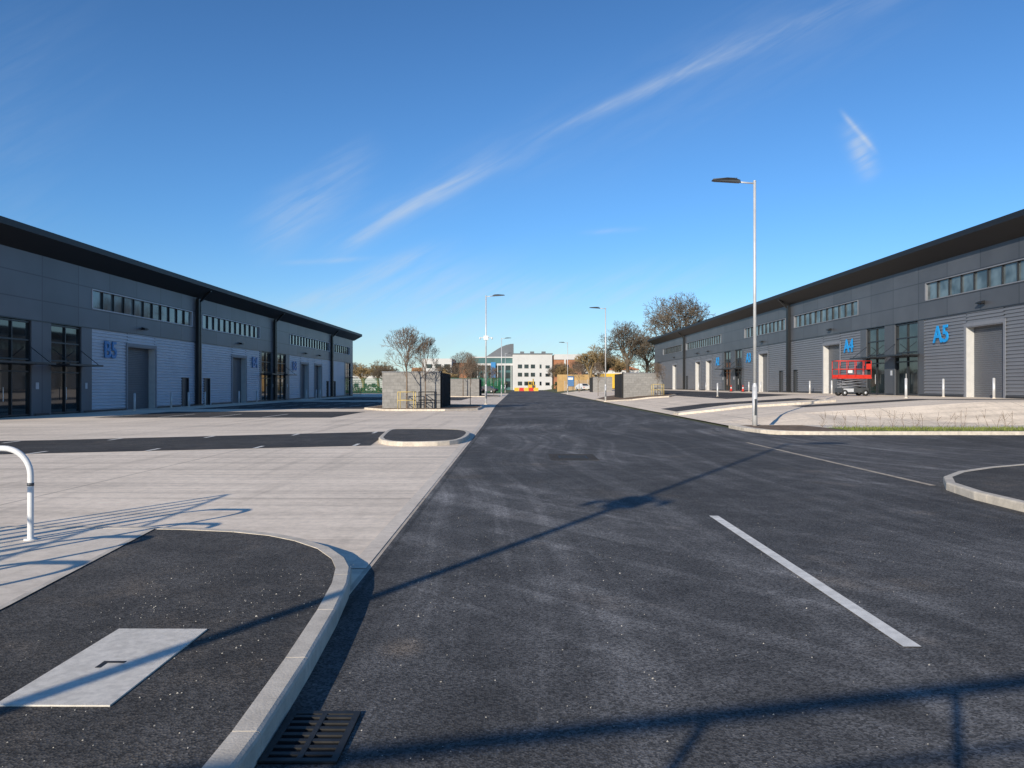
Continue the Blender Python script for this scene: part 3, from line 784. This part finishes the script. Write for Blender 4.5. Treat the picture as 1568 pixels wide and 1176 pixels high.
P=empty('excavator'); mb=MB(); ex,ey=4.3,225
for sx in (-.9,.9):
    mb.extrude([(ey-1.6,.2),(ey-1.3,0),(ey+1.3,0),(ey+1.6,.2),(ey+1.6,.6),(ey+1.3,.8),(ey-1.3,.8),(ey-1.6,.6)],'x',ex+sx-.25,ex+sx+.25,M_RUB)
mb.box(ex-1.1,ex+1.1,ey-1.2,ey+1.6,.85,1.7,M_YEL); mb.box(ex-1.1,ex-.1,ey-1.3,ey+.1,1.7,2.8,M_YEL); mb.box(ex-1.0,ex-.2,ey-1.33,ey-1.301,1.8,2.6,M_GLASS)
mb.tube((ex+.3,ey-1,1.5),(ex+.3,ey-3,3.4),.2,.16,6,M_YEL); mb.tube((ex+.3,ey-3,3.4),(ex+.4,ey-4.4,1.6),.15,.12,6,M_YEL)
mb.extrude([(ey-4.7,1.5),(ey-4.2,1.6),(ey-4.1,.8),(ey-4.6,.6),(ey-4.9,1.0)],'x',ex,ex+.8,M_LHEAD)
mb.obj('body',P)

# ------------------------------------------------------------------ scissor lift
P=empty('scissor_lift'); lx,ly=22.1,51; z=H(lx,ly)
mb=MB()
mb.box(-.95,.95,-.4,.4,.22,.52,M_LHEAD); mb.box(-.8,-.1,-.42,-.401,.26,.48,M_TRIML)
for sx in (-.72,.72):
    for sy in (-.46,.34): mb.tube((sx,sy,.2),(sx,sy+.12,.2),.2,.2,16,M_RUB); mb.tube((sx,sy-.004,.2),(sx,sy+.124,.2),.09,.09,12,M_TRIML)
mb.obj('chassis',P); mb=MB()
for sy in (-.3,.3):
    for zz in (.54,.74,.9):
        mb.tube((-.85,sy,zz),(.85,sy,zz+.2),.03,.03,6,M_TRIM); mb.tube((.85,sy+.03,zz),(-.85,sy+.03,zz+.2),.03,.03,6,M_LHEAD)
mb.obj('scissor_arms',P); mb=MB()
mb.box(-1.15,1.15,-.42,.42,1.13,1.25,M_RED)
for sy in (-.4,.4):
    for zz in (1.75,2.3): mb.tube((-1.13,sy,zz),(1.13,sy,zz),.024,.024,8,M_RED)
    for i in range(5): mb.tube((-1.13+i*.565,sy,1.25),(-1.13+i*.565,sy,2.3),.022,.022,8,M_RED)
    mb.box(-1.13,1.13,sy-.008,sy+.008,1.25,1.38,M_RED)
for sx in (-1.13,1.13):
    for zz in (1.75,2.3): mb.tube((sx,-.4,zz),(sx,.4,zz),.024,.024,8,M_RED)
mb.box(.75,1.05,-.5,-.43,1.75,2.1,M_RED); mb.box(-.5,-.2,-.44,-.425,1.5,1.68,M_WPAINT)
mb.obj('platform',P); P.location=(lx,ly,z+.01); P.rotation_euler=(0,0,.12)
for x,y in ((24.3,83),(24.0,86.5)):
    mb=MB(); z=H(x,y); mb.box(x-.2,x+.2,y-.2,y+.2,z,z+.04,M_RUB); mb.tube((x,y,z+.04),(x,y,z+.35),.14,.09,12,M_RED); mb.tube((x,y,z+.35),(x,y,z+.5),.09,.065,12,M_WPAINT); mb.tube((x,y,z+.5),(x,y,z+.75),.065,.025,12,M_RED); mb.obj('traffic_cone')

# ------------------------------------------------------------------ light
EL=math.radians(19); AX,AY=.4857,.8741
sd=Vector((AX*math.cos(EL),AY*math.cos(EL),-math.sin(EL)))
L=bpy.data.lights.new('sun','SUN'); L.energy=5; L.angle=math.radians(.5); L.color=(1,.90,.75)
so=bpy.data.objects.new('sun',L); so.rotation_euler=sd.to_track_quat('-Z','Y').to_euler(); so.location=(-30,-60,40); S.collection.objects.link(so)

W=bpy.data.worlds.new('World'); S.world=W; W.use_nodes=True; nt=W.node_tree; n=N(nt)
bg=nt.nodes['Background']; bg.inputs['Strength'].default_value=.13
sky=n.add('ShaderNodeTexSky',sky_type='NISHITA'); sky.sun_disc=False; sky.sun_elevation=EL; sky.sun_rotation=math.radians(209)
sky.air_density=1.0; sky.dust_density=.0; sky.ozone_density=3.0; sky.altitude=100
tc=n.add('ShaderNodeTexCoord'); sp=n.add('ShaderNodeSeparateXYZ'); n.link(tc.outputs['Generated'],sp.inputs[0])
dx,dy,dz=sp.outputs
ys=n.m('MAXIMUM',dy,.05); A=n.m('DIVIDE',dx,ys); B=n.m('DIVIDE',dz,ys); front=n.ramp(dy,.1,.3)
F=1178.
# shared fibre noises, stretched along the wind direction of the cirrus
th=math.radians(29)
al_=n.m('ADD',n.m('MULTIPLY',A,math.cos(th)),n.m('MULTIPLY',B,math.sin(th)))
ac_=n.m('SUBTRACT',n.m('MULTIPLY',B,math.cos(th)),n.m('MULTIPLY',A,math.sin(th)))
def fibre(sa,sc,off,det=4):
    c=n.add('ShaderNodeCombineXYZ'); n.link(n.m('MULTIPLY_ADD',al_,sa,off),c.inputs[0]); n.link(n.m('MULTIPLY',ac_,sc),c.inputs[1])
    return n.noise(c.outputs[0],1.,det,.62,.3)
NZ=fibre(6,48,3.3); NW=fibre(4,9,7.7,3)
def streak(u0,v0,u1,v1,w,st,fib=1.,bend=0.,wob=1.2):
    a0,b0,a1,b1=(u0-792)/F,(590-v0)/F,(u1-792)/F,(590-v1)/F
    l=math.hypot(a1-a0,b1-b0); cx,cy=(a1-a0)/l,(b1-b0)/l
    pa=n.m('SUBTRACT',A,a0); pb=n.m('SUBTRACT',B,b0)
    t=n.m('ADD',n.m('MULTIPLY',pa,cx/l),n.m('MULTIPLY',pb,cy/l)); d=n.m('SUBTRACT',n.m('MULTIPLY',pb,cx*F/w),n.m('MULTIPLY',pa,cy*F/w))
    if bend: d=n.m('ADD',d,n.m('MULTIPLY',n.m('MULTIPLY',t,n.m('SUBTRACT',1.,t)),bend/w))
    d=n.m('ADD',d,n.m('MULTIPLY_ADD',NW,wob*2.2,-wob*1.1))
    g=n.m('EXPONENT',n.m('MULTIPLY',n.m('MULTIPLY',d,d),-1.))
    e=n.m('MULTIPLY',n.ramp(t,-.05,.3),n.ramp(t,.6,1.05,1,0))
    f=n.ramp(NZ,.5-.25*fib,.5+.22,1-fib,1.)
    return n.m('MULTIPLY',n.m('MULTIPLY',g,e),n.m('MULTIPLY',f,st))
acc=None
for s in [(470,398,790,235,11,.44,.8),(480,385,900,180,28,.14,.9),(800,218,1230,30,9,.32,.8,12),
          (980,130,1480,-60,15,.20,.85,10),(740,260,1500,-60,55,.07,.9),
          (370,395,590,215,30,.28,.9),(430,478,710,362,11,.42,.85),(340,500,840,400,34,.24,.95),
          (420,403,590,394,4,.26,.5,0,.3),(880,357,1000,350,4,.20,.6,0,.3),(560,485,1180,408,26,.30,.9),
          (1284,168,1344,240,4,.55,.3,0,.5),(1294,185,1336,285,15,.55,.8,0,.5),
          (-60,420,120,-60,90,.06,.9),(100,545,1500,500,34,.20,.8)]:
    m_=streak(*s); acc=m_ if acc is None else n.m('ADD',acc,m_)
acc=n.m('MULTIPLY',n.m('MINIMUM',acc,.8),front)
tint=n.mix(n.ramp(dz,0,.22),(.68,.85,1.03),(.52,.84,1.14))
tn=n.mix(1.,sky.outputs[0],tint,'MULTIPLY')
tn=n.mulc(tn,n.ramp(dz,.2,.7,1.0,.80))
haze=n.mix(n.ramp(dz,.0,.13,.25,0),tn,(3.9,4.9,5.9))
cl=n.mix(acc,haze,(4.6,5.2,5.9))
n.link(cl,bg.inputs['Color'])

# ------------------------------------------------------------------ camera
cam=bpy.data.cameras.new('camera'); cam.sensor_width=36; cam.lens=27.05; cam.clip_end=6000; cam.clip_start=.05
co=bpy.data.objects.new('camera',cam); co.location=(0,0,1.6); co.rotation_euler=(math.radians(90.1),0,math.radians(.39))
S.collection.objects.link(co); S.camera=co
S.view_settings.view_transform='Standard'; S.view_settings.look='None'; S.view_settings.exposure=0
